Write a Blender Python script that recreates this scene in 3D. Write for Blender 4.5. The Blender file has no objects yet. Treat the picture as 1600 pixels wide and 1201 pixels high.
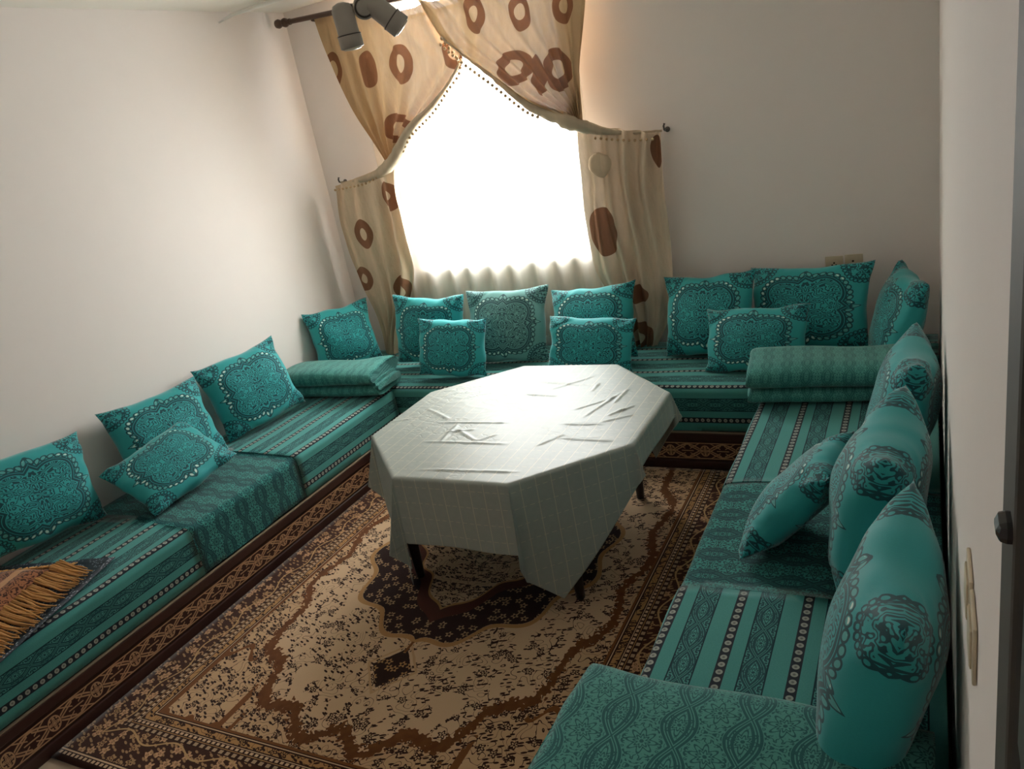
import bpy, bmesh, math, random
from mathutils import Vector, Matrix, noise as mnoise

random.seed(4)
S = bpy.context.scene
COL = S.collection
PI = math.pi

# ------------------------------------------------------------------ camera
cam_d = bpy.data.cameras.new('camera')
cam = bpy.data.objects.new('camera', cam_d); COL.objects.link(cam)
cam_d.sensor_width = 36.0
cam_d.lens = 1228.82 / 1600 * 36
cam_d.clip_start = 0.02
cam.location = (3.4169, -4.1193, 1.8188)
cam.rotation_euler = (1.2291, 0.1788, 0.4544)
S.camera = cam

# ------------------------------------------------------------------ world, daylight
w = bpy.data.worlds.new('sky'); S.world = w; w.use_nodes = True
bg = w.node_tree.nodes['Background']
bg.inputs[0].default_value = (0.965, 0.985, 1.03, 1)
bg.inputs[1].default_value = 29.5
w.cycles.sampling_method = 'MANUAL'
w.cycles.sample_map_resolution = 64

# room numbers
W = 3.468; YF = -4.75; HC = 2.575
WX0, WX1, WZ0, WZ1 = 0.60, 1.74, 0.94, 2.49        # window opening in the back wall
pl = bpy.data.lights.new('window_portal', 'AREA')
pl.shape = 'RECTANGLE'; pl.size = WX1 - WX0; pl.size_y = WZ1 - WZ0; pl.cycles.is_portal = True
po = bpy.data.objects.new('window_portal', pl); COL.objects.link(po)
po.location = ((WX0 + WX1) / 2, 0.02, (WZ0 + WZ1) / 2)
po.rotation_euler = (-PI / 2, 0, 0)

S.view_settings.view_transform = 'Standard'
S.view_settings.look = 'None'
S.view_settings.gamma = 1.0
S.view_settings.use_curve_mapping = False
S.view_settings.exposure = 0.0
S.cycles.max_bounces = 9
S.cycles.diffuse_bounces = 5
S.cycles.transparent_max_bounces = 16
S.cycles.sample_clamp_indirect = 8.0
S.cycles.caustics_reflective = False
S.cycles.caustics_refractive = False

# ------------------------------------------------------------------ node expressions
class V:
    """a float socket with arithmetic: builds Math nodes"""
    def __init__(s, g, sock): s.g = g; s.k = sock
    def _m(s, op, *a, clamp=False):
        n = s.g.nt.nodes.new('ShaderNodeMath'); n.operation = op; n.use_clamp = clamp
        for i, x in enumerate((s,) + a):
            if isinstance(x, V): s.g.nt.links.new(x.k, n.inputs[i])
            else: n.inputs[i].default_value = x
        return V(s.g, n.outputs[0])
    def _w(s, x):
        n = s.g.nt.nodes.new('ShaderNodeValue'); n.outputs[0].default_value = x; return V(s.g, n.outputs[0])
    def __add__(s, o): return s._m('ADD', o)
    __radd__ = __add__
    def __sub__(s, o): return s._m('SUBTRACT', o)
    def __rsub__(s, o): return s._m('MULTIPLY_ADD', -1.0, o)
    def __mul__(s, o): return s._m('MULTIPLY', o)
    __rmul__ = __mul__
    def __truediv__(s, o): return s._m('DIVIDE', o)
    def __neg__(s): return s * -1.0
    def abs(s): return s._m('ABSOLUTE')
    def frac(s): return s._m('FRACT')
    def sin(s): return s._m('SINE')
    def cos(s): return s._m('COSINE')
    def pow(s, e): return s._m('POWER', e)
    def sqrt(s): return s._m('SQRT')
    def min(s, o): return s._m('MINIMUM', o)
    def max(s, o): return s._m('MAXIMUM', o)
    def lt(s, o): return s._m('LESS_THAN', o)
    def gt(s, o): return s._m('GREATER_THAN', o)
    def atan2(s, o): return s._m('ARCTAN2', o)
    def inv(s): return s._m('MULTIPLY_ADD', -1.0, 1.0)
    def tri(s): return (s.frac() - 0.5).abs()      # 0 at line centre, .5 between lines
    def between(s, a, b): return s.gt(a) * s.lt(b)

def hyp(a, b): return (a * a + b * b).sqrt()

class Mat:
    def __init__(s, name, rough=0.8, spec=0.3, sheen=0.0):
        s.m = bpy.data.materials.new(name); s.m.use_nodes = True
        s.nt = s.m.node_tree
        s.b = s.nt.nodes['Principled BSDF']
        s.b.inputs['Roughness'].default_value = rough
        s.b.inputs['Specular IOR Level'].default_value = spec
        if sheen:
            s.b.inputs['Sheen Weight'].default_value = sheen
            s.b.inputs['Sheen Roughness'].default_value = 0.4
    def sep(s, sock):
        n = s.nt.nodes.new('ShaderNodeSeparateXYZ'); s.nt.links.new(sock, n.inputs[0])
        return [V(s, o) for o in n.outputs]
    def obj(s):
        n = s.nt.nodes.new('ShaderNodeTexCoord'); return s.sep(n.outputs['Object'])
    def uv(s):
        n = s.nt.nodes.new('ShaderNodeTexCoord'); return s.sep(n.outputs['UV'])[:2]
    def comb(s, x, y, z=0.0):
        n = s.nt.nodes.new('ShaderNodeCombineXYZ')
        for i, v in enumerate((x, y, z)):
            if isinstance(v, V): s.nt.links.new(v.k, n.inputs[i])
            else: n.inputs[i].default_value = v
        return n.outputs[0]
    def noise(s, x, y, scale, detail=1.0, rough=0.5, z=None):
        n = s.nt.nodes.new('ShaderNodeTexNoise')
        n.noise_dimensions = '3D' if z is not None else '2D'
        s.nt.links.new(s.comb(x, y, z if z is not None else 0.0), n.inputs['Vector'])
        n.inputs['Scale'].default_value = scale; n.inputs['Detail'].default_value = detail
        n.inputs['Roughness'].default_value = rough
        return V(s, n.outputs[0])
    def vor(s, x, y, scale, rnd=1.0):
        """cell noise: local x, local y (cell units), random value of the cell"""
        n = s.nt.nodes.new('ShaderNodeTexVoronoi'); n.voronoi_dimensions = '2D'
        sx, sy = x * scale, y * scale
        s.nt.links.new(s.comb(sx, sy), n.inputs['Vector'])
        n.inputs['Scale'].default_value = 1.0; n.inputs['Randomness'].default_value = rnd
        px, py, _ = s.sep(n.outputs['Position'])
        c = s.sep(n.outputs['Color'])
        return sx - px, sy - py, c[0]
    def rgb(s, c):
        n = s.nt.nodes.new('ShaderNodeRGB'); n.outputs[0].default_value = (*c, 1); return n.outputs[0]
    def mix(s, f, a, b):
        n = s.nt.nodes.new('ShaderNodeMix'); n.data_type = 'RGBA'
        for i, x in ((6, a), (7, b)):
            if isinstance(x, tuple): n.inputs[i].default_value = (*x, 1)
            else: s.nt.links.new(x, n.inputs[i])
        if isinstance(f, V): s.nt.links.new(f.k, n.inputs[0])
        else: n.inputs[0].default_value = f
        return n.outputs[2]
    def color(s, sock):
        if isinstance(sock, tuple): s.b.inputs['Base Color'].default_value = (*sock, 1)
        else: s.nt.links.new(sock, s.b.inputs['Base Color'])
        return s
    def bump(s, h, strength=0.3, dist=0.002):
        n = s.nt.nodes.new('ShaderNodeBump'); n.inputs['Strength'].default_value = strength
        n.inputs['Distance'].default_value = dist
        s.nt.links.new(h.k, n.inputs['Height']); s.nt.links.new(n.outputs[0], s.b.inputs['Normal'])
        return s

def srgb(r, g, b):
    f = lambda c: ((c / 255 + 0.055) / 1.055) ** 2.4 if c > 10.3 else c / 255 / 12.92
    return (f(r), f(g), f(b))

# ------------------------------------------------------------------ materials
def plain(name, c, rough=0.6, spec=0.4, metal=0.0, grain=0.0, scale=60):
    m = Mat(name, rough, spec)
    m.b.inputs['Metallic'].default_value = metal
    if grain:
        x, y, z = m.obj()
        n = m.noise(x, y, scale, 3, 0.6, z)
        m.color(m.mix(n, tuple(v * (1 - grain) for v in c), tuple(min(1, v * (1 + grain)) for v in c)))
        m.bump(n, 0.15, 0.001)
    else:
        m.color(c)
    return m.m

M = {}
M['wall'] = plain('painted_plaster', srgb(239, 231, 226), 0.75, 0.25, grain=0.012, scale=9)
M['ceiling'] = plain('ceiling_paint', srgb(238, 233, 224), 0.9, 0.1, grain=0.01, scale=9)
M['white'] = plain('white_lacquer', srgb(240, 238, 232), 0.4, 0.4, grain=0.02)
M['plastic'] = plain('cream_plastic', srgb(206, 192, 166), 0.35, 0.5, grain=0.02)
M['hole'] = plain('dark_socket_hole', srgb(60, 52, 40), 0.6, 0.3, grain=0.05)
M['grey_metal'] = plain('grey_lamp_metal', srgb(170, 163, 152), 0.5, 0.5, 0.1, grain=0.04)
M['dark_metal'] = plain('dark_lamp_metal', srgb(92, 84, 78), 0.4, 0.5, 0.2, grain=0.04)
M['lens'] = plain('lamp_lens', srgb(225, 215, 195), 0.12, 0.6, grain=0.02)
M['wood_dark'] = plain('dark_stained_wood', srgb(58, 32, 26), 0.38, 0.5, grain=0.25, scale=22)
M['wood_leg'] = plain('black_brown_wood', srgb(38, 27, 24), 0.4, 0.5, grain=0.2, scale=30)
M['rod'] = plain('brown_rod_wood', srgb(88, 66, 54), 0.5, 0.4, grain=0.2, scale=40)
M['door_frame'] = plain('grey_brown_frame', srgb(82, 78, 72), 0.6, 0.3, grain=0.08, scale=30)
M['door'] = plain('dark_red_door', srgb(66, 38, 36), 0.45, 0.4, grain=0.2, scale=16)
M['black'] = plain('black_handle', srgb(38, 31, 30), 0.25, 0.6, grain=0.05)
M['seam'] = plain('teal_piping', srgb(60, 140, 132), 0.8, 0.2, grain=0.05)
M['edge_glint'] = plain('pale_edge_glint', srgb(138, 120, 100), 0.25, 0.6, grain=0.03)  # pale colour for the glint painted on the platform edges

def mat_floor():
    m = Mat('ceramic_floor', 0.35, 0.4)
    x, y, z = m.obj()
    j = (x / 0.33).tri().gt(0.49).max((y / 0.33).tri().gt(0.49))
    n = m.noise(x, y, 14, 4)
    m.color(m.mix(j, m.mix(n, srgb(170, 150, 128), srgb(196, 178, 156)), srgb(120, 108, 96)))
    return m.m
M['floor'] = mat_floor()

TEAL = srgb(50, 164, 166); INK = srgb(12, 52, 62); PALE = srgb(150, 196, 184)

def damask_ink(m, u, v, p, dens=0.45, k=1.0):
    """ogee lattice with eight-petalled flowers; 1 where the ink line is"""
    U, Vv = u / p, v / (2 * p)
    w_ = 0.21 * (Vv * (2 * PI)).sin()
    t1 = ((U + w_ + 0.25).frac() - 0.5).abs(); t2 = ((U - w_ + 0.25).frac() - 0.5).abs()
    tm = t1.min(t2)
    ogee = (tm - 0.062).abs().lt(0.026 * k).max(tm.lt(0.014 * k))
    A, B = U + 0.25, Vv * 2.0
    a1, b1 = (A + 0.5).frac() - 0.5, (B + 0.5).frac() - 0.5
    a2, b2 = A.frac() - 0.5, B.frac() - 0.5
    sel = hyp(a1, b1).lt(hyp(a2, b2)); ns = sel.inv()
    a = a1 * sel + a2 * ns; b = b1 * sel + b2 * ns
    r = hyp(a, b); th = a.atan2(b)
    n = m.noise(a.abs(), b.abs(), 9.0, 1.0)
    lat = (r * 7.0 + n * 3.0).tri().lt(0.5 * dens) * r.gt(0.27) * tm.gt(0.10)
    pet = (r - 0.19 - 0.06 * (th * 8).cos()).abs().lt(0.022 * k)
    pet2 = (r - 0.10 - 0.03 * (th * 8).cos()).abs().lt(0.018 * k)
    core = r.lt(0.035 * k)
    return lat.max(pet).max(core).max(pet2).max(ogee)

def mat_damask(name, p=0.13, base=srgb(62, 146, 138), ink=INK, dens=0.42, lw=1.0):
    m = Mat(name, 0.85, 0.2, 0.25)
    u, v = m.uv()
    k = damask_ink(m, u, v, p, dens, lw)
    n = m.noise(u, v, 260, 2)
    m.color(m.mix(k * 0.86, m.mix(n, tuple(c * 0.85 for c in base), base), ink))
    m.bump(k.inv() + n * 0.3, 0.35, 0.002)
    return m.m
M['damask'] = mat_damask('teal_damask_seat', 0.12, srgb(62, 146, 138), INK, 0.5, 1.35)
M['damask_blanket'] = mat_damask('teal_damask_blanket', 0.125, srgb(84, 156, 146), srgb(24, 84, 88), 0.30)
M['quilt_fine'] = mat_damask('teal_fine_quilt', 0.08, srgb(84, 158, 148), srgb(30, 92, 92), 0.36)

def mat_stripe():
    m = Mat('teal_striped_seat', 0.85, 0.2, 0.2)
    u, v = m.uv()
    P = 0.173
    q = (v / P).frac() * P
    k = damask_ink(m, q - 0.093 + 0.027, u, 0.108, 0.5, 1.15)
    ind = q.between(0.064, 0.122)
    line = q.between(0.060, 0.064).max(q.between(0.122, 0.126))
    dotband = q.lt(0.027)
    du = ((u / 0.027).frac() - 0.5) * 0.027
    r = hyp(du, q - 0.0135)
    ring = r.lt(0.0088) * r.lt(0.0036).inv()
    core = r.lt(0.0036)
    n = m.noise(u, v, 260, 2)
    tl = m.mix(n, srgb(66, 138, 134), srgb(80, 154, 148))
    c = m.mix(ind * k * 0.85, tl, INK)
    c = m.mix(ind * k.inv() * 0.35, c, srgb(86, 160, 150))
    c = m.mix(line, c, srgb(16, 50, 58))
    c = m.mix(dotband, c, srgb(34, 40, 48))
    c = m.mix(dotband * ring, c, srgb(156, 158, 148))
    c = m.mix(dotband * core, c, srgb(112, 112, 108))
    m.color(c)
    m.bump(ind.inv() * 0.6 + n * 0.25, 0.3, 0.002)
    return m.m
M['stripe'] = mat_stripe()

def mat_cushion(name, base, ink, shift=0.0):
    m = Mat(name, 0.7, 0.3, 0.35)
    x, y = m.uv()
    x0_, y0_ = x, y
    ax0, ay0 = x.abs(), y.abs()
    x, y = x * 0.80, y * 0.80
    ax, ay = x.abs(), y.abs()
    # four round lobes plus pointed axes
    lob = hyp(ax - 0.235, ay - 0.235) - 0.285
    dia = (ax + ay) * 0.7071 - 0.40
    tip = (ax + ay * 2.0).min(ax * 2.0 + ay) * 0.62 - 0.36
    d = lob.min(dia).min(tip)
    th = x.atan2(y)
    # squiggly symmetrical line fill
    n1 = m.noise(ax + shift, ay, 7.5, 1.5)
    fill = (d * 15.0 + n1 * 8.0 * d.lt(-0.06)).tri().lt(0.225)
    fill = fill * d.lt(0.0)
    # chain of beads round the rim
    bx = ((th * (46 / (2 * PI))).frac() - 0.5) * 0.085
    rb = hyp(bx, d - 0.05)
    bead = rb.lt(0.036); beadline = (rb - 0.036).abs().lt(0.009)
    rim = d.abs().lt(0.010)
    spark = rb.lt(0.02) * m.noise(x, y, 3.0, 0.0).gt(0.52)
    # corner motifs
    cx, cy = (0.98 - ax0) * 0.85, (0.98 - ay0) * 0.85
    rc = hyp(cx, cy)
    tc = cx.atan2(cy)
    n2 = m.noise(cx + shift, cy + 3.0, 11.0, 1.0)
    cfill = (rc * 13.0 + n2 * 3.5).tri().lt(0.24) * rc.lt(0.33)
    cb = hyp(((tc * (9 / (PI / 2))).frac() - 0.5) * 0.07, rc - 0.375)
    cline = (cb - 0.03).abs().lt(0.009).max((rc - 0.335).abs().lt(0.008))
    k = fill.max(beadline).max(rim).max(cfill).max(cline)
    n = m.noise(x0_, y0_, 120, 2)
    c = m.mix(n, tuple(v * 0.86 for v in base), base)
    c = m.mix(bead * 0.22, c, PALE)
    c = m.mix(spark, c, srgb(205, 226, 216))
    c = m.mix(k * 0.88, c, ink)
    m.color(c)
    m.bump(n, 0.12, 0.001)
    return m.m
M['cushion'] = mat_cushion('teal_printed_cushion', TEAL, INK)
M['cushion_grey'] = mat_cushion('greyed_teal_printed_cushion', srgb(104, 158, 154), srgb(22, 56, 64), 1.7)
M['cushion_bright'] = mat_cushion('bright_teal_printed_cushion', srgb(52, 172, 176), INK, 3.1)

def mat_band():
    m = Mat('pale_carved_band', 0.5, 0.4)
    u, v = m.uv()                                   # u metres along, v -1..1 across
    P = 0.17
    a = (u / P).frac() - 0.5
    X = a * (P / 0.035)
    av, aX = v.abs(), X.abs()
    r = hyp(X, v)
    th = X.atan2(v)
    ring = (r - 0.62).abs().lt(0.07)
    quat = (r - 0.33 - 0.17 * (th * 4).cos()).abs().lt(0.07)
    cross = (X.abs().lt(0.05).max(av.lt(0.05))) * r.lt(0.62)
    dots = hyp(aX - 0.36, av - 0.36).lt(0.10)
    leafc = (av - 0.80 * ((aX - 2.43) * 0.75).cos()).abs().lt(0.085) * aX.gt(0.7)
    leafd = (av - 0.45 * (aX - 0.75)).abs().lt(0.075) * aX.between(0.72, 2.2)
    stem = av.lt(0.06) * aX.gt(1.6)
    vs = (av - 0.85 + 0.5 * (aX - 0.9)).abs().lt(0.06) * aX.between(0.7, 2.1)
    edge = av.gt(0.88)
    k = ring.max(quat).max(cross).max(dots).max(leafc).max(leafd).max(stem).max(vs).max(edge)
    n = m.noise(u, v * 0.03, 60, 3)
    m.color(m.mix(k, srgb(58, 26, 18), m.mix(n, srgb(176, 136, 100), srgb(200, 160, 122))))
    m.bump(k, 0.6, 0.003)
    return m.m
M['band'] = mat_band()

def mat_rug():
    m = Mat('brown_cream_rug', 0.95, 0.1, 0.2)
    X, Y, _ = m.obj()
    ax, ay = X.abs(), Y.abs()
    CREAM = srgb(206, 174, 140); DK = srgb(52, 27, 18); BR = srgb(120, 74, 38); GOLD = srgb(176, 132, 84)
    # sprigs and five-petal flowers
    fx, fy, fr = m.vor(ax, Y, 21.0)
    r = hyp(fx, fy); th = fx.atan2(fy) + fr * 6.0
    flower = (r - 0.24 - 0.09 * (th * 5).cos())
    fl_line = flower.abs().lt(0.07).max(r.lt(0.08)) * fr.gt(0.35)
    gx, gy, gr = m.vor(ax, Y, 38.0)
    leafr = hyp(gx + gy * (gr - 0.5), gy * 2.2 - gx * 0.8)
    leaves = leafr.lt(0.36)
    dens = m.noise(ax, Y, 9.0, 1.0)
    stem = (m.noise(ax, Y, 13.0, 1.0) * 7).tri().lt(0.045)
    sprig = (fl_line * dens.gt(0.46)).max(leaves * dens.between(0.41, 0.60)).max(stem * dens.gt(0.46))
    sprig_d = fl_line.max(leaves * dens.gt(0.36)).max(stem)
    # inner field, thick scalloped line
    sx, sy = ax / 0.72, ay / 1.2
    se = (sx.pow(2.4) + sy.pow(2.4)).pow(1 / 2.4)
    an = sx.atan2(sy)
    nn = m.noise(X, Y, 30.0, 1.0)
    sc = se + 0.032 * (an * 18).cos() + (nn - 0.5) * 0.05 + (m.noise(X, Y, 85.0, 0.0) - 0.5) * 0.035
    inner = sc.lt(0.955)
    wave = (sc - 0.975).abs().lt(0.024)
    c = m.mix(sprig, CREAM, DK)
    c_out = m.mix(sprig_d, m.mix(0.35, CREAM, GOLD), DK)
    # corner arcs in the spandrels
    kx, ky = ax - 0.60, ay - 1.08
    arc = (kx.abs().max(ky.abs() * 0.9) + 0.03 * (kx * 50).cos() - 0.17).abs().lt(0.012) * sc.gt(1.04)
    c_out = m.mix(arc, c_out, BR)
    c = m.mix(inner, c_out, c)
    c = m.mix(wave, c, m.mix(nn, srgb(92, 50, 24), BR))
    # medallion
    mx, my = ax / 0.55, ay / 0.66
    mr = hyp(mx, my); ma = mx.atan2(my)
    md = mr + 0.05 * (ma * 12).cos() - 0.10 * (ma * -9.0)._m('EXPONENT')
    md_in = md.lt(0.96)
    md_line = (md - 0.98).abs().lt(0.018)
    mdflow = flower.lt(0.02) * r.gt(0.12)
    cm = m.mix(mdflow * 0.9, srgb(46, 26, 22), m.mix(nn, srgb(150, 116, 84), srgb(196, 164, 124)))
    dm = ax / 0.40 + ay / 0.50 + 0.05 * (ma * 10).cos()
    cm = m.mix(dm.lt(1.18), cm, srgb(78, 40, 28))
    cm = m.mix(dm.lt(1.0), cm, m.mix(sprig_d, CREAM, DK))
    cm = m.mix((dm - 1.0).abs().lt(0.015), cm, GOLD)
    c = m.mix(md_line, c, GOLD)
    c = m.mix(md_in, c, cm)
    # pendants
    pd = ax / 0.085 + (ay - 0.825).abs() / 0.105 + 0.1 * (nn - 0.5)
    c = m.mix(pd.lt(1.0), c, m.mix(mdflow, srgb(46, 26, 20), GOLD))
    c = m.mix((pd - 1.25).abs().lt(0.07), c, m.mix(0.5, GOLD, CREAM))
    c = m.mix((ax.lt(0.006)) * ay.between(0.68, 0.74), c, BR)
    # border
    ex, ey = ax - 0.74, ay - 1.24
    e = ex.max(ey)
    side = ex.gt(ey)
    t = side * Y + side.inv() * X
    dash = (t / 0.022).frac().lt(0.6)
    dash2 = (t / 0.03).frac().lt(0.55)
    g = m.rgb(DK)
    g = m.mix(e.lt(0.010), g, BR)
    g = m.mix(e.between(0.014, 0.018), g, CREAM)
    g = m.mix(e.between(0.024, 0.048), g, m.mix(sprig_d, GOLD, DK))
    g = m.mix(e.between(0.053, 0.056), g, CREAM)
    g = m.mix(e.between(0.059, 0.069) * dash, g, CREAM)
    g = m.mix(e.between(0.073, 0.076), g, GOLD)
    g = m.mix(e.between(0.080, 0.094) * dash2, g, m.mix(0.3, CREAM, DK))
    wl = (e - 0.125 - 0.02 * (t * 26).sin())
    bcol = m.mix(fl_line.max(leaves * 0.8), srgb(66, 36, 24), srgb(176, 138, 98))
    bcol = m.mix(mdflow * fr.gt(0.6), bcol, srgb(196, 152, 116))
    bcol = m.mix(wl.abs().lt(0.0035), bcol, srgb(186, 150, 104))
    g = m.mix(e.between(0.098, 0.235), g, bcol)
    g = m.mix(e.between(0.240, 0.246), g, CREAM)
    g = m.mix(e.between(0.250, 0.262) * dash, g, CREAM)
    c = m.mix(e.gt(0.0), c, g)
    m.color(c)
    m.bump(m.noise(X, Y, 420, 2), 0.4, 0.003)
    return m.m
M['rug'] = mat_rug()

def mat_cloth():
    m = Mat('grey_green_tablecloth', 0.44, 0.42)
    u, v = m.uv()
    n = m.noise(u, v, 40, 3)
    lu = (u / 0.058).tri().lt(0.022)
    lv = (v / 0.066).tri().lt(0.018) * (u / 0.03).frac().lt(0.6)
    base = m.mix(n, srgb(156, 166, 160), srgb(168, 176, 170))
    m.color(m.mix((lu * 0.55).max(lv * 0.5), base, srgb(226, 220, 190)))
    x, y, z = m.obj()
    wr = m.noise(x * 0.8 + y * 0.25, y * 1.5, 10.0, 3.0, 0.55)
    cre = wr.tri()
    wr2 = m.noise(x, y, 3.2, 1.0)
    ridge = ((wr - 0.5).abs() * 16.0).min(1.0) * 1.0
    m.bump(ridge * wr2.gt(0.56) * 0.8 + wr * 0.5, 0.3, 0.003)
    return m.m
M['cloth'] = mat_cloth()

def mat_curtain(name, rings, base, sheer=0.008, trans=0.055):
    m = Mat(name, 0.9, 0.1)
    x, y, z = m.obj()
    n = m.noise(x * 3.0, z, 14, 3)
    wob = (m.noise(x, z, 9.0, 1.0) - 0.5) * 0.22
    st = m.noise(x * 26.0, z * 2.2, 1.0, 2)
    col = m.mix(n, tuple(c * 0.80 for c in base), base)
    col = m.mix(((st - 0.35) * 2.2)._m('MINIMUM', 1.0)._m('MAXIMUM', 0.0), tuple(c * 0.78 for c in base), col)  # darker vertical streaks paint fold shading into the cloth colour
    k = None
    for (rx, rz, a, b, hole) in rings:
        q = hyp((x - rx) / a, (z - rz) / b) + wob
        kk = q.lt(1.0)
        if hole: kk = kk * q.lt(hole).inv()
        k = kk if k is None else k.max(kk)
    if k is not None: col = m.mix(k * 0.9, col, srgb(122, 76, 50))
    tr = m.nt.nodes.new('ShaderNodeBsdfTranslucent'); crh = m.noise(x * 2.0, z, 16, 3); tp = m.nt.nodes.new('ShaderNodeBsdfTransparent')
    m.color(col); m.nt.links.new(col, tr.inputs[0])
    if rings: m.bump(crh, 0.5, 0.012)
    a = m.nt.nodes.new('ShaderNodeMixShader'); a.inputs[0].default_value = trans
    m.nt.links.new(m.b.outputs[0], a.inputs[1]); m.nt.links.new(tr.outputs[0], a.inputs[2])
    b = m.nt.nodes.new('ShaderNodeMixShader')
    if k is not None:
        m.nt.links.new((k * -0.85 * sheer + sheer).k, b.inputs[0])
    else: b.inputs[0].default_value = sheer
    m.nt.links.new(a.outputs[0], b.inputs[1]); m.nt.links.new(tp.outputs[0], b.inputs[2])
    m.nt.links.new(b.outputs[0], m.nt.nodes['Material Output'].inputs[0])
    return m.m
CB = srgb(206, 172, 130)
M['curtain_l'] = mat_curtain('beige_ring_voile_a', [
    (0.842, 2.136, 0.072, 0.105, 0.46), (0.62, 2.15, 0.05, 0.10, 0), (0.375, 2.19, 0.045, 0.10, 0.5),
    (1.186, 2.138, 0.07, 0.095, 0.5), (0.73, 1.809, 0.09, 0.085, 0.5)], CB)
M['tail_l'] = mat_curtain('beige_ring_voile_b', [
    (0.307, 1.233, 0.062, 0.095, 0.42), (0.55, 1.444, 0.06, 0.09, 0.3), (0.217, 0.95, 0.06, 0.08, 0.4), (0.50, 0.86, 0.06, 0.09, 0.45)], srgb(228, 204, 174), 0.01, 0.10)  # tail colour painted lighter than the upper voile, which is lit from behind
M['curtain_r'] = mat_curtain('beige_ring_voile_c', [
    (1.374, 2.285, 0.055, 0.10, 0.4), (1.625, 2.241, 0.06, 0.09, 0.42), (1.554, 1.991, 0.10, 0.085, 0.45),
    (1.783, 1.94, 0.07, 0.11, 0.4), (1.677, 1.933, 0.04, 0.10, 0), (1.86, 2.221, 0.055, 0.085, 0.45)], CB)
M['tail_r'] = mat_curtain('beige_ring_voile_d', [
    (1.884, 1.102, 0.085, 0.13, 0.0), (2.03, 0.74, 0.06, 0.05, 0), (2.0, 0.50, 0.09, 0.09, 0.4), (2.22, 1.47, 0.03, 0.08, 0.0)],
    srgb(228, 206, 180), 0.01, 0.10)  # same voile, colour lightened where no window light comes through
M['roll'] = mat_curtain('beige_rolled_voile', [], srgb(208, 190, 164), 0.0, 0.10)
M['bead'] = plain('tan_bead', srgb(188, 156, 118), 0.6, 0.3, grain=0.1)
M['sheer'] = mat_curtain('cream_sheer', [], srgb(250, 240, 224), 0.34, 0.75)

def mat_glass():
    m = Mat('window_glass', 0.02, 0.5)
    tp = m.nt.nodes.new('ShaderNodeBsdfTransparent'); tp.inputs[0].default_value = (0.95, 0.97, 0.97, 1)
    gl = m.nt.nodes.new('ShaderNodeBsdfGlossy'); gl.inputs['Roughness'].default_value = 0.02
    a = m.nt.nodes.new('ShaderNodeMixShader'); a.inputs[0].default_value = 0.05
    m.nt.links.new(tp.outputs[0], a.inputs[1]); m.nt.links.new(gl.outputs[0], a.inputs[2])
    m.nt.links.new(a.outputs[0], m.nt.nodes['Material Output'].inputs[0])
    return m.m
M['glass'] = mat_glass()

def mat_throw():
    m = Mat('brown_throw', 0.9, 0.15, 0.3)
    u, v = m.uv()
    n = m.noise(u, v, 30, 2)
    k = (n * 6).tri().lt(0.2)
    stripe = v.between(0.16, 0.19).max(v.between(0.30, 0.33))
    c = m.mix(k * v.gt(0.18), srgb(150, 98, 66), srgb(66, 38, 26))
    c = m.mix(stripe, c, srgb(190, 142, 100))
    m.color(c); m.bump(n, 0.3, 0.003)
    return m.m
M['throw'] = mat_throw()
M['fringe'] = plain('tan_fringe', srgb(196, 148, 92), 0.85, 0.2, grain=0.25, scale=80)

def mat_sequin():
    m = Mat('dark_sequin_cloth', 0.5, 0.5)
    u, v = m.uv()
    fx, fy, fr = m.vor(u, v, 90.0)
    k = hyp(fx, fy).lt(0.28) * fr.gt(0.55)
    m.color(m.mix(k, srgb(28, 40, 50), srgb(150, 160, 168)))
    return m.m
M['sequin'] = mat_sequin()

# ------------------------------------------------------------------ mesh helpers
def link(name, me, mat=None, parent=None, smooth=False):
    o = bpy.data.objects.new(name, me); COL.objects.link(o)
    if mat is not None: me.materials.append(mat)
    if parent is not None: o.parent = parent
    if smooth:
        for p in me.polygons: p.use_smooth = True
    return o
def tag(o, label, cat, group=None):
    o['label'] = label; o['category'] = cat
    if group: o['group'] = group
    return o
def struct(o): o['kind'] = 'structure'; return o
def empty(name, loc=(0, 0, 0), rz=0.0):
    o = bpy.data.objects.new(name, None); COL.objects.link(o)
    o.location = loc; o.rotation_euler = (0, 0, rz); o.empty_display_size = 0.1
    return o
def bm_box(bm, x0, x1, y0, y1, z0, z1, bev=0.0):
    r = bmesh.ops.create_cube(bm, size=1.0)
    vs = r['verts']
    for v in vs:
        v.co = Vector((x0 + (v.co.x + .5) * (x1 - x0), y0 + (v.co.y + .5) * (y1 - y0), z0 + (v.co.z + .5) * (z1 - z0)))
    if bev:
        es = list({e for v in vs for e in v.link_edges})
        bmesh.ops.bevel(bm, geom=es, offset=bev, segments=2, affect='EDGES', profile=0.5)
def fin(bm, name, mat, parent=None, smooth=False):
    bmesh.ops.recalc_face_normals(bm, faces=bm.faces)
    me = bpy.data.meshes.new(name); bm.to_mesh(me); bm.free()
    return link(name, me, mat, parent, smooth)
def box(name, b, mat, parent=None, bev=0.0):
    bm = bmesh.new(); bm_box(bm, *b, bev=bev); return fin(bm, name, mat, parent)
def lathe(bm, prof, mtx=Matrix(), seg=20):
    rings = []
    for (r, h) in prof:
        rings.append([bm.verts.new(mtx @ Vector((r * math.cos(2 * PI * i / seg), r * math.sin(2 * PI * i / seg), h))) for i in range(seg)])
    for a, b in zip(rings, rings[1:]):
        for i in range(seg): bm.faces.new((a[i], a[(i + 1) % seg], b[(i + 1) % seg], b[i]))
    bm.faces.new(rings[0][::-1]); bm.faces.new(rings[-1])
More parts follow.
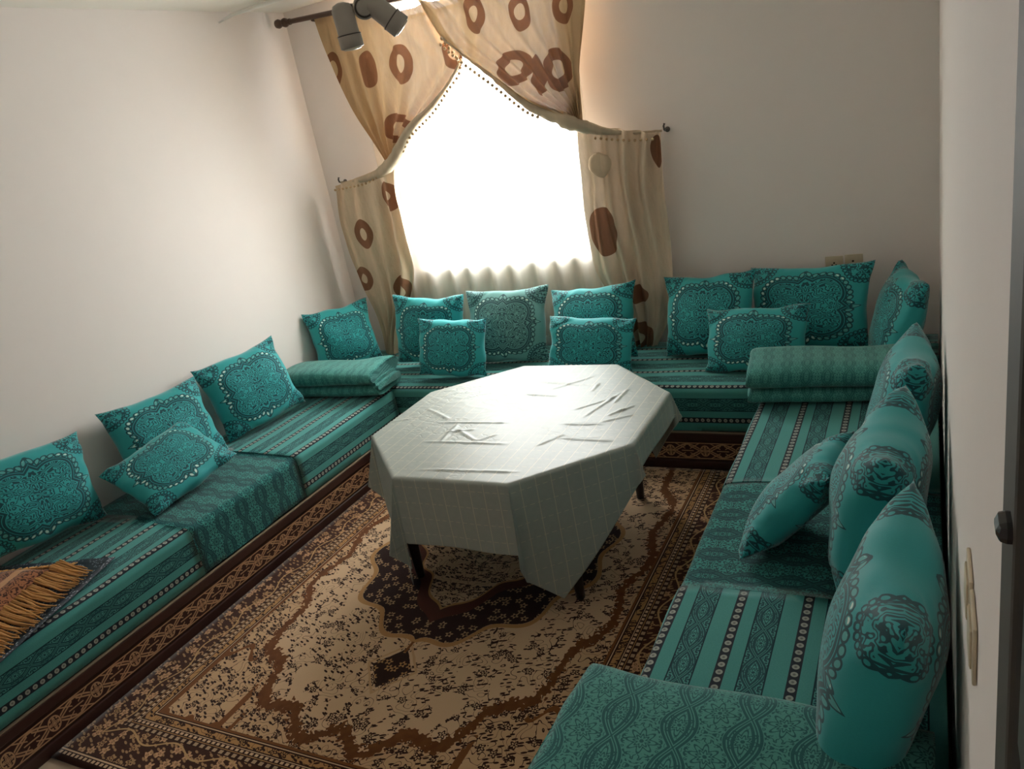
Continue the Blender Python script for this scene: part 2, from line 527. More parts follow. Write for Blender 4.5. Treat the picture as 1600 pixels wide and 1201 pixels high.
def tube(bm, pts, rads, seg=10, cap=True):
    pts = [Vector(p) for p in pts]; rings = []
    up = Vector((0.13, 0.21, 1)).normalized()
    for i, p in enumerate(pts):
        t = (pts[min(i + 1, len(pts) - 1)] - pts[max(i - 1, 0)]).normalized()
        a = t.cross(up)
        if a.length < 1e-3: a = t.cross(Vector((1, 0, 0)))
        a.normalize(); b = t.cross(a)
        r = rads[i] if isinstance(rads, (list, tuple)) else rads
        rings.append([bm.verts.new(p + (a * math.cos(2 * PI * k / seg) + b * math.sin(2 * PI * k / seg)) * r) for k in range(seg)])
    for A, B in zip(rings, rings[1:]):
        for i in range(seg): bm.faces.new((A[i], A[(i + 1) % seg], B[(i + 1) % seg], B[i]))
    if cap: bm.faces.new(rings[0][::-1]); bm.faces.new(rings[-1])
def align(p, d):
    q = Vector(d).normalized().to_track_quat('Z', 'Y')
    return Matrix.Translation(Vector(p)) @ q.to_matrix().to_4x4()
def grid_mesh(name, nu, nv, fn, mat, parent=None, smooth=True):
    """fn(i/nu, j/nv) -> (co, uv)"""
    vs, uvs, fs = [], [], []
    for j in range(nv + 1):
        for i in range(nu + 1):
            c, t = fn(i / nu, j / nv); vs.append(tuple(c)); uvs.append(t)
    for j in range(nv):
        for i in range(nu):
            a = j * (nu + 1) + i; fs.append((a, a + 1, a + nu + 2, a + nu + 1))
    me = bpy.data.meshes.new(name); me.from_pydata(vs, [], fs)
    ul = me.uv_layers.new(name='UVMap')
    for l in me.loops: ul.data[l.index].uv = uvs[l.vertex_index]
    me.update()
    return link(name, me, mat, parent, smooth)
def poly_at(pts, t):
    """point at fraction t of a polyline, by index"""
    k = t * (len(pts) - 1); i = min(int(k), len(pts) - 2); f = k - i
    f = f
    return tuple(a + (b - a) * f for a, b in zip(pts[i], pts[i + 1]))
def smooth_at(pts, t):
    """Catmull-Rom through the points"""
    n = len(pts) - 1; k = t * n; i = min(int(k), n - 1); f = k - i
    p = [pts[max(0, min(n, i + d))] for d in (-1, 0, 1, 2)]
    return tuple(0.5 * (2 * b + (c - a) * f + (2 * a - 5 * b + 4 * c - d) * f * f + (-a + 3 * b - 3 * c + d) * f ** 3) for a, b, c, d in zip(*p))
nz = lambda x, y, z=0.0: mnoise.noise(Vector((x, y, z)))

# ------------------------------------------------------------------ room shell
T = 0.12
struct(box('floor', (-T, W + T, YF - T, T, -0.10, 0.0), M['floor']))
struct(box('ceiling', (-T, W + T, YF - T, 0.30, HC, HC + 0.12), M['ceiling']))
struct(box('wall_left', (-T, 0, YF, 0, 0, HC), M['wall']))
struct(box('wall_front', (-T, W + T, YF - T, YF, 0, HC), M['wall']))
DY0, DY1, DZ = -4.48, -3.615, 2.12       # doorway in the right wall
bm = bmesh.new()
bm_box(bm, W, W + T, DY1, 0, 0, HC); bm_box(bm, W, W + T, YF, DY0, 0, HC); bm_box(bm, W, W + T, DY0, DY1, DZ, HC)
struct(fin(bm, 'wall_right', M['wall']))
bm = bmesh.new()
BT = 0.22
bm_box(bm, -T, WX0, 0, BT, 0, HC); bm_box(bm, WX1, W + T, 0, BT, 0, HC)
bm_box(bm, WX0, WX1, 0, BT, 0, WZ0); bm_box(bm, WX0, WX1, 0, BT, WZ1, HC)
struct(fin(bm, 'wall_back', M['wall']))

# window
win = struct(empty('window_1', ((WX0 + WX1) / 2, 0.12, WZ0)))
def in_win(b): return (b[0] - win.location.x, b[1] - win.location.x, b[2] - .12, b[3] - .12, b[4] - WZ0, b[5] - WZ0)
fr = 0.05
fo = bmesh.new()
for b in ((WX0, WX0 + fr, .09, .15, WZ0, WZ1), (WX1 - fr, WX1, .09, .15, WZ0, WZ1), (WX0 + fr, WX1 - fr, .09, .15, WZ0, WZ0 + fr), (WX0 + fr, WX1 - fr, .09, .15, WZ1 - fr, WZ1)):
    bm_box(fo, *in_win(b), bev=0.004)
fin(fo, 'window_frame', M['white'], win)
mid = (WX0 + WX1) / 2
box('mullion', in_win((mid - .03, mid + .03, .095, .145, WZ0 + fr, WZ1 - fr)), M['white'], win, 0.004)
for a, b in ((WX0 + fr, mid - .03), (mid + .03, WX1 - fr)):
    box('pane', in_win((a, b, .117, .123, WZ0 + fr, WZ1 - fr)), M['glass'], win)
box('window_sill', in_win((WX0 - .0, WX1 + .0, -.015, .09, WZ0 - .002, WZ0 + .018)), M['white'], win, 0.004)

# door in the right wall
door = struct(empty('door_1', (W, (DY0 + DY1) / 2, 0)))
dl = lambda b: (b[0] - W, b[1] - W, b[2] - (DY0 + DY1) / 2, b[3] - (DY0 + DY1) / 2, b[4], b[5])
bm = bmesh.new()
bm_box(bm, *dl((W - .004, W + .10, DY1 - .005, DY1 + .075, 0, DZ + .07)), bev=.004)
bm_box(bm, *dl((W - .004, W + .10, DY0 - .075, DY0 + .005, 0, DZ + .07)), bev=.004)
bm_box(bm, *dl((W - .004, W + .10, DY0 + .005, DY1 - .005, DZ - .005, DZ + .07)), bev=.004)
fin(bm, 'door_frame', M['door_frame'], door)
bm = bmesh.new()
bm_box(bm, *dl((W + .004, W + .045, DY0 + .008, DY1 - .008, 0.01, DZ - .01)), bev=.003)
for z0, z1 in ((.15, .95), (1.10, 1.95)):
    for y0, y1 in ((DY0 + .10, -4.08), (-4.0, DY1 - .10)):
        bm_box(bm, *dl((W - .002, W + .006, y0, y1, z0, z1)), bev=.004)
leaf = fin(bm, 'door_leaf', M['door'], door)
bm = bmesh.new()
bm_box(bm, *dl((W - .001, W + .01, -3.70, -3.65, 1.38, 1.60)), bev=.004)
fin(bm, 'lock_plate', M['dark_metal'], leaf)
bm = bmesh.new()
bm_box(bm, *dl((W - .013, W + .002, -3.616, -3.590, 1.504, 1.519)), bev=.006)
fin(bm, 'door_handle', M['black'], leaf)

# pale strip where wall and ceiling meet
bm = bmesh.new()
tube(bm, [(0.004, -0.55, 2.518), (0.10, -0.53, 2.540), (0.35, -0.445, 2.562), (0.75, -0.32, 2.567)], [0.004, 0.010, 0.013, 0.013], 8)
struct(fin(bm, 'pale_strip_1', M['white'], None, True))

# ------------------------------------------------------------------ sofas: low wooden bases and mattresses
PH = 0.2036; DP = 0.7212; D = 0.70; MH = 0.4217
def sofa_base(label, length, loc, rz):
    """local: x along, y from the front (0) back to the wall (+), z up"""
    b = empty('sofa_platform', loc, rz); tag(b, label, 'sofa platform', 'low wooden sofa platforms')
    bm = bmesh.new(); bm_box(bm, 0, length, .004, DP - .004, 0, PH - .006, bev=.004)
    body = fin(bm, 'base_body', M['wood_dark'], b)
    bm = bmesh.new(); bm_box(bm, 0, length, -.003, .03, .158, PH - .006, bev=.005); fin(bm, 'top_rail', M['wood_dark'], b)
    bm = bmesh.new(); bm_box(bm, 0, length, -.003, .03, 0.0, .048, bev=.005); fin(bm, 'bottom_rail', M['wood_dark'], b)
    def f(u, v): return ((u * length, 0.0, .060 + v * .086), (u * length, v * 2 - 1))
    o = grid_mesh('carved_band', 40, 1, f, M['band'], b, False)
    bm = bmesh.new(); bm_box(bm, 0, length, .006, .03, .055, .151); fin(bm, 'band_backing', M['wood_dark'], b)
    bm = bmesh.new(); bm_box(bm, 0, length, -.002, .012, PH - .006, PH - .002, bev=.001); fin(bm, 'edge_glint_strip', M['edge_glint'], b)  # thin pale strip paints the glint along the top edge
    return b

def mattress(label, length, panels, loc, rz, group='teal sofa mattresses'):
    t = empty('sofa_mattress', loc, rz); tag(t, label, 'mattress', group)
    r = 0.028; H0, H1 = PH + .001, MH
    prof = []          # (depth, z, arc); arc 0 at the upper front edge
    q = r * PI / 4
    for k in range(7): prof.append((0.0, H0 + (H1 - r - H0) * k / 6))
    for k in range(1, 7):
        a = PI / 2 * k / 6; prof.append((r - r * math.cos(a), H1 - r + r * math.sin(a)))
    for k in range(1, 17):
        s = k / 16; prof.append((r + (D - .012 - r) * s, H1 + .012 * math.sin(PI * min(1, s * 1.0))))
    prof.append((D - .006, H0 + .05)); prof.append((D - .006, H0))
    arcs = [0]
    for a, b in zip(prof, prof[1:]): arcs.append(arcs[-1] + math.hypot(b[0] - a[0], b[1] - a[1]))
    # arc origin halfway round the fold, shifted so that the dotted row runs just on top
    off = arcs[9] + 0.004
    nP = len(prof)
    for (a0, a1, kind) in panels:
        lift = 0.004 if kind == 'stripe' else 0.0
        nu = max(6, int((a1 - a0) / 0.04))
        def f(u, v):
            j = round(v * (nP - 1)); d, z = prof[j]; x = a0 + (a1 - a0) * u
            sag = 0.006 * nz(x * 3, d * 4, 3 + loc[0]) if j > 12 and j < nP - 2 else 0.004 * nz(x * 5, z * 6, 9)
            if kind == 'damask': sag += 0.0015 * nz(x * 14, d * 14, 5)
            if j <= 9: co = (x, d - lift + sag * (1 if 0 < j else 0), z)
            else: co = (x, d - (lift if j < 13 else 0), z + lift + sag)
            return co, (x + loc[0] * 1.7, arcs[j] - off)
        o = grid_mesh('striped_panel' if kind == 'stripe' else 'damask_panel', nu, nP - 1, f, M[kind], t)
        o['label'] = 'striped seat cover with rows of pale dots' if kind == 'stripe' else 'seat cover with all-over arabesque pattern'
        # end caps close the panel
        bm = bmesh.new(); bm.from_mesh(o.data)
        bmesh.ops.holes_fill(bm, edges=[e for e in bm.edges if e.is_boundary], sides=0)
        bm.to_mesh(o.data); bm.free()
        for p in o.data.polygons: p.use_smooth = len(p.vertices) == 4
    return t

LY = -DP          # side sofas start where the back one ends
sofa_base('dark wooden sofa platform under the window and back wall', W - .004, (.002, -DP, 0), 0)
sofa_base('dark wooden sofa platform along the bright left wall', 3.55, (DP, LY - .004 - 3.55, 0), PI / 2)
sofa_base('dark wooden sofa platform along the right wall by the door', 2.55, (W - DP, LY - .004, 0), -PI / 2)
mattress('teal striped mattress of the back sofa below the window', W - .01,
         [(0.0, W - .01, 'stripe')], (.005, -D - .004, 0), 0)
# left: local x runs towards the back wall (+y)
L0 = 3.55; yb = LY - .004 - L0
def lp(y): return y - yb
mattress('teal mattress on the left wall sofa beside the patterned rug', L0,
         [(0, lp(-2.245), 'stripe'), (lp(-2.245), lp(-1.575), 'damask'), (lp(-1.575), L0, 'stripe')],
         (D + .004, yb, 0), PI / 2)
R0 = 2.55
def rp(y): return (LY - .004) - y
mattress('teal mattress on the right wall sofa nearest the door', R0,
         [(0, rp(-1.60), 'stripe'), (rp(-1.60), rp(-2.235), 'damask'), (rp(-2.235), R0, 'stripe')],
         (W - D - .004, LY - .004, 0), -PI / 2)

# ------------------------------------------------------------------ rug
def rugf(u, v):
    x = -0.975 + 1.95 * u; y = -1.525 + (1.525 + 0.80) * v
    return (x, y, 0.008 + 0.0012 * nz(x * 3, y * 3)), (x, y)
rug = grid_mesh('patterned_rug', 60, 72, rugf, M['rug'])
rug.location = (1.70, -1.53, 0)
sol = rug.modifiers.new('thick', 'SOLIDIFY'); sol.thickness = 0.006; sol.offset = -1
tag(rug, 'brown and cream oriental rug with dark central medallion on the floor', 'rug')

# ------------------------------------------------------------------ table and cloth
TC = Vector((1.885, -1.43, 0)); TZ = 0.600; AP = 0.588
tb = empty('octagonal_table', TC); tag(tb, 'octagonal wooden table with tapered dark legs under the cloth', 'table')
bm = bmesh.new()
oct_ = [(AP / math.cos(PI / 8) * math.cos(PI / 8 + k * PI / 4), AP / math.cos(PI / 8) * math.sin(PI / 8 + k * PI / 4)) for k in range(8)]
lo = [bm.verts.new((x * .988, y * .988, TZ - .036)) for x, y in oct_]; hi = [bm.verts.new((x * .988, y * .988, TZ - .004)) for x, y in oct_]
bm.faces.new(lo[::-1]); bm.faces.new(hi)
for k in range(8): bm.faces.new((lo[k], lo[(k + 1) % 8], hi[(k + 1) % 8], hi[k]))
fin(bm, 'table_top', M['wood_leg'], tb)
for sx in (-1, 1):
    for sy in (-1, 1):
        bm = bmesh.new()
        cx, cy = (-.398 if sx < 0 else .345), .39 * sy
        lathe(bm, [(.017, .009), (.019, .05), (.027, .25), (.033, .45), (.036, TZ - .037)], Matrix.Translation((cx, cy, 0)), 16)
        fin(bm, 'leg', M['wood_leg'], tb, True)
bm = bmesh.new()
for a, b in ((-.40, .40),):
    bm_box(bm, -.37, .37, -.40, -.38, TZ - .10, TZ - .037); bm_box(bm, -.37, .37, .38, .40, TZ - .10, TZ - .037)
    bm_box(bm, -.40, -.38, -.37, .37, TZ - .10, TZ - .037); bm_box(bm, .35, .37, -.37, .37, TZ - .10, TZ - .037)
fin(bm, 'apron', M['wood_leg'], tb)

# cloth: the part beyond the table edge falls down, the wedge at each corner becomes a fold
CX0, CX1, CY0, CY1 = -.815, .700, -.868, .705
normals = [(math.cos(k * PI / 4), math.sin(k * PI / 4)) for k in range(8)]
side_half = AP * math.tan(PI / 8)
def drape(u, v):
    # which edge region?
    best = max(range(8), key=lambda k: u * normals[k][0] + v * normals[k][1])
    n = normals[best]; tx, ty = -n[1], n[0]
    d = u * n[0] + v * n[1] - AP; t = u * tx + v * ty
    if d <= 0:
        z = TZ
        return (u, v, TZ), (u + 3, v + 3)
    if abs(t) <= side_half:
        base = (n[0] * AP + tx * t, n[1] * AP + ty * t)
        h = d
        out = .006 + .02 * h * (1 + nz(u * 4, v * 4, 2)) + .02 * math.sin(t * 14 + best) * h
        return (base[0] + n[0] * out, base[1] + n[1] * out, TZ - h), (t, h)
    s = 1 if t > 0 else -1
    vx, vy = n[0] * AP + tx * side_half * s, n[1] * AP + ty * side_half * s
    dx, dy = u - vx, v - vy
    r = math.hypot(dx, dy)
    ang = math.atan2(abs(t) - side_half, d)               # 0 .. 22.5 deg from this edge's normal
    phi = min(ang, PI / 8)
    bis = (n[0] + normals[(best + s) % 8][0], n[1] + normals[(best + s) % 8][1])
    bl = math.hypot(*bis); bis = (bis[0] / bl, bis[1] / bl)
    ph = phi * 0.75
    o = .006 + r * math.sin(ph) + .02 * r
    return (vx + bis[0] * o, vy + bis[1] * o, TZ - r * math.cos(ph)), (side_half * s + r * math.sin(phi) * s, d)
CREASES = [(-0.321, -0.101, -0.015, -0.087), (-0.271, -0.288, 0.068, -0.281), (-0.215, -0.278, -0.227, -0.123), (-0.202, -0.166, -0.055, -0.267), (-0.055, -0.267, 0.0, -0.204), (-0.234, -0.193, -0.127, -0.162), (-0.053, 0.362, 0.171, 0.321), (-0.051, 0.216, 0.099, 0.195), (0.242, 0.254, 0.24, 0.343), (0.388, 0.13, 0.398, 0.269), (0.435, 0.033, 0.481, 0.099), (0.406, 0.001, 0.451, 0.066), (0.246, -0.087, 0.409, -0.085), (0.223, -0.286, 0.287, -0.186), (0.299, -0.214, 0.486, -0.229), (-0.14, -0.522, 0.218, -0.5), (-0.474, 0.039, -0.312, -0.06), (-0.614, -0.122, -0.51, -0.069), (0.244, 0.06, 0.37, 0.184), (0.311, -0.003, 0.381, 0.233), (0.037, 0.268, 0.18, 0.422), (0.401, -0.061, 0.498, 0.004)]
def crease(u, v):
    h = 0.0
    for i, (x0, y0, x1, y1) in enumerate(CREASES):
        dx, dy = x1 - x0, y1 - y0; L2 = dx * dx + dy * dy
        t = ((u - x0) * dx + (v - y0) * dy) / L2
        if -.1 < t < 1.1:
            dd = abs((u - x0) * dy - (v - y0) * dx) / math.sqrt(L2) + .004 * nz(u * 30, v * 30, i)
            if dd < .03: h += .0042 * math.exp(-(dd / .0065) ** 2) * min(1, max(0, min(t + .1, 1.1 - t) * 6))
    return h
def clothf(a, b):
    u = CX0 + (CX1 - CX0) * a; v = CY0 + (CY1 - CY0) * b
    # round the corners a little
    (x, y, z), uv = drape(u, v)
    z = max(z, 0.014)
    if z >= TZ - 1e-6:
        k = nz(u * 9 + 1, v * 16, 1.0); k2 = max(0, nz(u * 2.2, v * 2.2, 7) + .1)
        z += .0022 * k2 * (1 - min(1, abs(k) * 6)) + .001 * nz(u * 5, v * 5)
        z += 0.0015 + crease(u, v)
    return (x, y, z), uv
cl = grid_mesh('tablecloth', 300, 300, clothf, M['cloth'])
# rows of quads that straddle an edge get the wrong texture in one quad only
cl.location = TC
s2 = cl.modifiers.new('soft', 'SMOOTH'); s2.factor = 0.5; s2.iterations = 3
sd = cl.modifiers.new('thick', 'SOLIDIFY'); sd.thickness = 0.0015; sd.offset = 1
tag(cl, 'grey-green checked tablecloth draped over the octagonal table', 'tablecloth')

# ------------------------------------------------------------------ cushions
def pillow_mesh(name, w, h, T, seed, mat, pinch=0.09):
    N = 38
    vs, uvs, fs = [], [], []
    idx = {}
    def outline(s, t):
        x = s * (1 - pinch * (1 - t * t) * abs(s) ** 3); z = t * (1 - pinch * (1 - s * s) * abs(t) ** 3)
        return x, z
    for side in (-1, 1):
        for j in range(N + 1):
            for i in range(N + 1):
                s = math.sin((i / N - .5) * PI) * .35 + (2 * i / N - 1) * .65
                t = math.sin((j / N - .5) * PI) * .35 + (2 * j / N - 1) * .65
                edge = i in (0, N) or j in (0, N)
                if edge and side == 1:
                    idx[(side, i, j)] = idx[(-1, i, j)]; continue
                x, z = outline(s, t)
                th = ((1 - s * s) * (1 - t * t)) ** 0.46 * T / 2
                # creases running in from the corners and edges
                cr = nz(s * 3.2 + seed * 7.1, t * 3.2, side * 4.0)
                th *= 1 + .16 * nz(s * 1.3 + seed * 3.7, t * 1.3 + 2, side)
                th += (1 - (1 - s * s) * (1 - t * t)) * .008 * cr * (0 if edge else 1)
                th += .010 * max(0, abs(s * t) - .25) * math.sin(11 * (abs(s) - abs(t)) + seed) * (0 if edge else 1)
                if not edge:
                    cc = abs(s) + abs(t) - 1.32 - .05 * nz(s * 4, t * 4, seed)
                    th -= .007 * math.exp(-(cc / .05) ** 2) * (1 - s * s) ** .3 * (.5 + .5 * math.sin(seed * 9 + s * 2 + t * 3))
                idx[(side, i, j)] = len(vs)
                dx = .012 * nz(t * 2 + seed, s * 2, 8); dz = .012 * nz(s * 2, t * 2 + seed, 11)
                vs.append((x * w / 2 + dx, side * th, z * h / 2 + dz - .006 * (1 - t) * (1 - s * s)))
                uvs.append((s, t))
    for side in (-1, 1):
        for j in range(N):
            for i in range(N):
                q = [idx[(side, i, j)], idx[(side, i + 1, j)], idx[(side, i + 1, j + 1)], idx[(side, i, j + 1)]]
                fs.append(q if side == -1 else q[::-1])
    me = bpy.data.meshes.new(name); me.from_pydata(vs, [], fs)
    ul = me.uv_layers.new(name='UVMap')
    for l in me.loops: ul.data[l.index].uv = uvs[l.vertex_index]
    me.update()
    return me
BACKG, SMALLG = 'large printed cushions', 'small printed cushions'
# name: (x, y, z, yaw, lean, roll, w, h), thickness, material, label
CUSH = [
 ((0.165, -0.40, 0.655, 1.00, -0.20, 0.02, 0.43, 0.40), .17, 'cushion', 'teal printed cushion leaning in the left corner beside the curtain'),
 ((0.7956, -0.36, 0.6659, 0.07, -0.16, 0.06, 0.4884, 0.41), .16, 'cushion', 'teal printed cushion against the window wall, first right of the left curtain tail'),
 ((1.2783, -0.289, 0.6476, 0.0933, -0.3741, 0.0077, 0.5154, 0.435), .15, 'cushion_grey', 'paler greyish teal printed cushion in the middle below the bright window'),
 ((1.8224, -0.322, 0.652, -0.0441, -0.42, -0.0627, 0.5021, 0.41), .15, 'cushion', 'teal printed cushion left of the right curtain tail, behind a small cushion'),
 ((2.435, -0.27, 0.6523, -0.20, -0.40, -0.09, 0.4925, 0.425), .16, 'cushion', 'teal printed cushion right of the right curtain tail'),
 ((2.9083, -0.225, 0.652, -0.18, -0.40, -0.0374, 0.5878, 0.425), .16, 'cushion', 'wide dark teal cushion below the two wall sockets'),
 ((3.3018, -0.47, 0.6516, -1.343, -0.3147, 0.0, 0.4593, 0.44), .17, 'cushion', 'teal printed cushion leaning in the back right corner'),
 ((0.130, -2.475, 0.670, 1.50, -0.16, 0.12, 0.53, 0.40), .17, 'cushion', 'teal printed cushion on the left sofa nearest the fringed throw'),
 ((0.162, -1.81, 0.6468, 1.44, -0.31, 0.0328, 0.525, 0.41), .17, 'cushion', 'teal printed cushion on the left sofa with a small cushion lying against it'),
 ((0.185, -1.25, 0.6543, 1.33, -0.30, -0.0554, 0.51, 0.42), .18, 'cushion', 'teal printed cushion on the left sofa nearest the folded blankets'),
 ((3.345, -1.50, 0.677, -1.5562, -0.20, -0.0534, 0.4794, 0.4588), .20, 'cushion', 'farthest of the three upright cushions along the right wall'),
 ((3.300, -2.0776, 0.6714, -1.6354, -0.20, -0.0199, 0.4996, 0.4594), .24, 'cushion', 'middle of the three upright cushions along the right wall'),
 ((3.330, -2.6997, 0.6872, -1.5877, -0.24, -0.0233, 0.5491, 0.4791), .21, 'cushion', 'nearest of the three upright cushions along the right wall'),
]
SMALL = [
 ((1.039, -0.535, 0.6078, 0.13, -0.30, 0.07, 0.4278, 0.325), .13, 'cushion_bright', 'small bright teal cushion propped up left of the table in front of the window'),
 ((1.8765, -0.53, 0.5962, 0.081, -0.3568, 0.09, 0.4685, 0.295), .13, 'cushion_bright', 'small wide teal cushion in front of the right curtain tail, behind the table'),
 ((2.6999, -0.50, 0.5901, -0.1848, -0.44, -0.0547, 0.4942, 0.31), .13, 'cushion', 'small wide teal cushion at the right end of the back sofa'),
 ((0.345, -1.975, 0.568, 1.36, -0.98, -0.22, 0.4925, 0.335), .13, 'cushion', 'small teal cushion lying tilted on the left sofa'),
 ((3.075, -1.955, 0.595, -1.72, -0.72, -0.0466, 0.335, 0.40), .15, 'cushion', 'small teal cushion tilted against the right wall cushions'),
]
for n_, (lst, nm, grp) in enumerate(((CUSH, 'printed_cushion', BACKG), (SMALL, 'small_cushion', SMALLG))):
    for i, (q, th, mt, lab) in enumerate(lst):
        o = link(nm, pillow_mesh(nm, q[6], q[7], th, i * 1.37 + n_ * 5.1, M[mt], .10 if n_ == 0 else .07), M[mt], None, True)
        o.rotation_mode = 'YXZ'
        o.location = q[:3]; o.rotation_euler = (q[4], q[5], q[3])
        tag(o, lab, 'cushion', grp)

# ------------------------------------------------------------------ folded blankets
def slab(name, L, B, H, mat, parent, z0, seed, bulge=.012, uvs=1.0):
    """soft folded layer: rounded long slab, local x length, y breadth"""
    seg = 44
    e = 0.55
    def pr(v):
        a = v * 2 * PI; c, s = math.cos(a), math.sin(a)
        return math.copysign(abs(c) ** e, c) * B / 2, math.copysign(abs(s) ** .75, s) * H / 2
    fine = [pr(k / 2000) for k in range(2001)]
    arc = [0.0]
    for p0, p1 in zip(fine, fine[1:]): arc.append(arc[-1] + math.hypot(p1[0] - p0[0], p1[1] - p0[1]))
    def at_len(v):
        t = v * arc[-1]; lo_, hi_ = 0, 2000
        while hi_ - lo_ > 1:
            md_ = (lo_ + hi_) // 2
            if arc[md_] <= t: lo_ = md_
            else: hi_ = md_
        return fine[lo_ if t < arc[-1] else 2000], t
    def f(u, v):
        (yy, zz), t_ = at_len(v)
        x = (u - .5) * L
        endr = 1 - max(0, abs(u - .5) * 2 - .9) ** 2 * 14
        k = .010 * nz(x * 5 + seed, yy * 6, zz * 6)
        return (x + .012 * nz(yy * 8, zz * 9, seed), yy * (1 + .04 * nz(x * 3, seed)) + k, z0 + H / 2 + zz * max(.55, endr) + (bulge * nz(x * 3.3, yy * 3, seed) if zz > 0 else 0)), (x * uvs, t_ * uvs)
    o = grid_mesh(name, 36, seg, f, M[mat], parent)
    bm = bmesh.new(); bm.from_mesh(o.data)
    bmesh.ops.remove_doubles(bm, verts=bm.verts, dist=1e-5)
    bmesh.ops.holes_fill(bm, edges=[e for e in bm.edges if e.is_boundary], sides=0)
    bmesh.ops.recalc_face_normals(bm, faces=bm.faces)
    bm.to_mesh(o.data); bm.free()
    for p in o.data.polygons: p.use_smooth = len(p.vertices) == 4
    return o
b1 = empty('folded_blanket', (0.375, -0.775, MH + .018), 0.06)
tag(b1, 'folded teal quilt in two layers at the back end of the left sofa', 'blanket', 'folded quilts on the sofas')
slab('lower_fold', .68, .27, .075, 'quilt_fine', b1, 0.0, 1.0, .008)
slab('upper_fold', .66, .30, .095, 'quilt_fine', b1, .070, 2.0, .022)
for k in range(3):
    o = slab('fold_edge', .035, .25 - .02 * k, .045, 'quilt_fine', b1, .035 + .022 * k, 3.0 + k, .004)
    o.location = (.335 - .02 * k, -.005, 0)
b2 = empty('folded_blanket', (3.03, -0.80, MH + .018), 0.05)
tag(b2, 'folded teal quilt in two layers at the back end of the right sofa', 'blanket', 'folded quilts on the sofas')
slab('lower_fold', .60, .28, .075, 'quilt_fine', b2, 0.0, 6.0, .006)
slab('upper_fold', .60, .32, .110, 'quilt_fine', b2, .068, 7.0, .016)
b3 = empty('folded_blanket', (3.07, -3.02, MH + .018), -0.03)
tag(b3, 'thick folded arabesque quilt at the near end of the right sofa', 'blanket', 'folded quilts on the sofas')
slab('lower_fold', .68, .46, .08, 'damask_blanket', b3, 0.0, 11.0, .006)
slab('upper_fold', .70, .48, .10, 'damask_blanket', b3, .068, 12.0, .012)

# ------------------------------------------------------------------ throw with fringe at the left
th = empty('fringed_throw', (0.40, -2.98, MH + .026), 0.35)
tag(th, 'brown fringed throw folded on the left sofa', 'throw')
def thf(u, v):
    x = -.30 + .50 * u; y = -.32 + .60 * v
    edge = min(u, 1 - u, v, 1 - v)
    z = .075 * min(1, edge * 7) ** .6 + .014 * nz(x * 8, y * 8, 3) + .012
    return (x, y, z), (y + .32, .20 + (.20 - x))
o = grid_mesh('throw_cloth', 26, 30, thf, M['throw'], th)
o.modifiers.new('t', 'SOLIDIFY').thickness = .006
bm = bmesh.new()
for k in range(90):
    f_ = k / 89
    y = -.33 + .61 * f_ + random.uniform(-.006, .006)
    pts = []
    L = random.uniform(.10, .135)
    for j in range(5):
        s = j / 4
        pts.append((.185 + L * s, y + .02 * s * nz(k * .7, s * 2) , .045 * (1 - s) ** 1.5 + .012 + .012 * nz(k * .31, s * 2, 4) + .008 * (1 - s)))
    tube(bm, pts, [.0045, .0042, .004, .0035, .002], 5)
for k in range(70):
    f_ = k / 69
    x = -.30 + .50 * f_
    L = random.uniform(.06, .08)
    pts = [(x + .01 * s * nz(k, s), .27 + L * s, .035 * (1 - s) ** 1.5 + .012) for s in (0, .33, .66, 1)]
    tube(bm, pts, [.004, .004, .003, .002], 5)
fr_ = fin(bm, 'fringe', M['fringe'], th, True); fr_['kind'] = 'stuff'
def sqf(u, v):
    x = -.36 + .72 * u; y = -.36 + .74 * v
    return (x, y, .006 + .004 * nz(x * 9, y * 9, 2)), (x, y)
sq = grid_mesh('sequin_cloth', 24, 24, sqf, M['sequin'])
sq.location = (0.36, -2.98, MH + .020); sq.rotation_euler = (0, 0, 0.30)
sq.modifiers.new('t', 'SOLIDIFY').thickness = .003
tag(sq, 'dark cloth with pale sequins under the fringed throw', 'cloth')

# ------------------------------------------------------------------ curtains
def panel(name, L, R, mat, parent, y0, folds, amp, nu=70, nv=60, seed=0.0, pinch=None, yfn=None):
    def f(u, v):
        a = smooth_at(L, v); b = smooth_at(R, v)
        x = a[0] + (b[0] - a[0]) * u; z = a[1] + (b[1] - a[1]) * u
        wd = math.hypot(b[0] - a[0], b[1] - a[1])
        ph = u * folds * 2 * PI + 1.1 * nz(u * 3 + seed, v * 2) * 2
        y = y0 + amp * math.sin(ph) * (0.6 + .4 * math.sin(v * 3 + u * 5 + seed)) + amp * .9 * nz(x * 5 + seed, z * 3.5, 2)
        if yfn: y += yfn(u, v)
        return (x, min(y, -.008), z), (x, z)
    return grid_mesh(name, nu, nv, f, mat, parent)
def beads(name, path, parent, spacing=.030, r=.0105, y=-.17, drop=.022):
    bm = bmesh.new()
    acc = 0; n = 60; last = None
    pts = [smooth_at(path, k / n) for k in range(n + 1)]
    for a, b in zip(pts, pts[1:]):
        seg = math.hypot(b[0] - a[0], b[1] - a[1]); p = 0
        while acc <= seg:
            f_ = acc / seg
            x, z = a[0] + (b[0] - a[0]) * f_, a[1] + (b[1] - a[1]) * f_
            bmesh.ops.create_icosphere(bm, subdivisions=1, radius=r, matrix=Matrix.Translation((x, y, z - drop)))
            acc += spacing
        acc -= seg
    return fin(bm, name, M['bead'], parent, True)

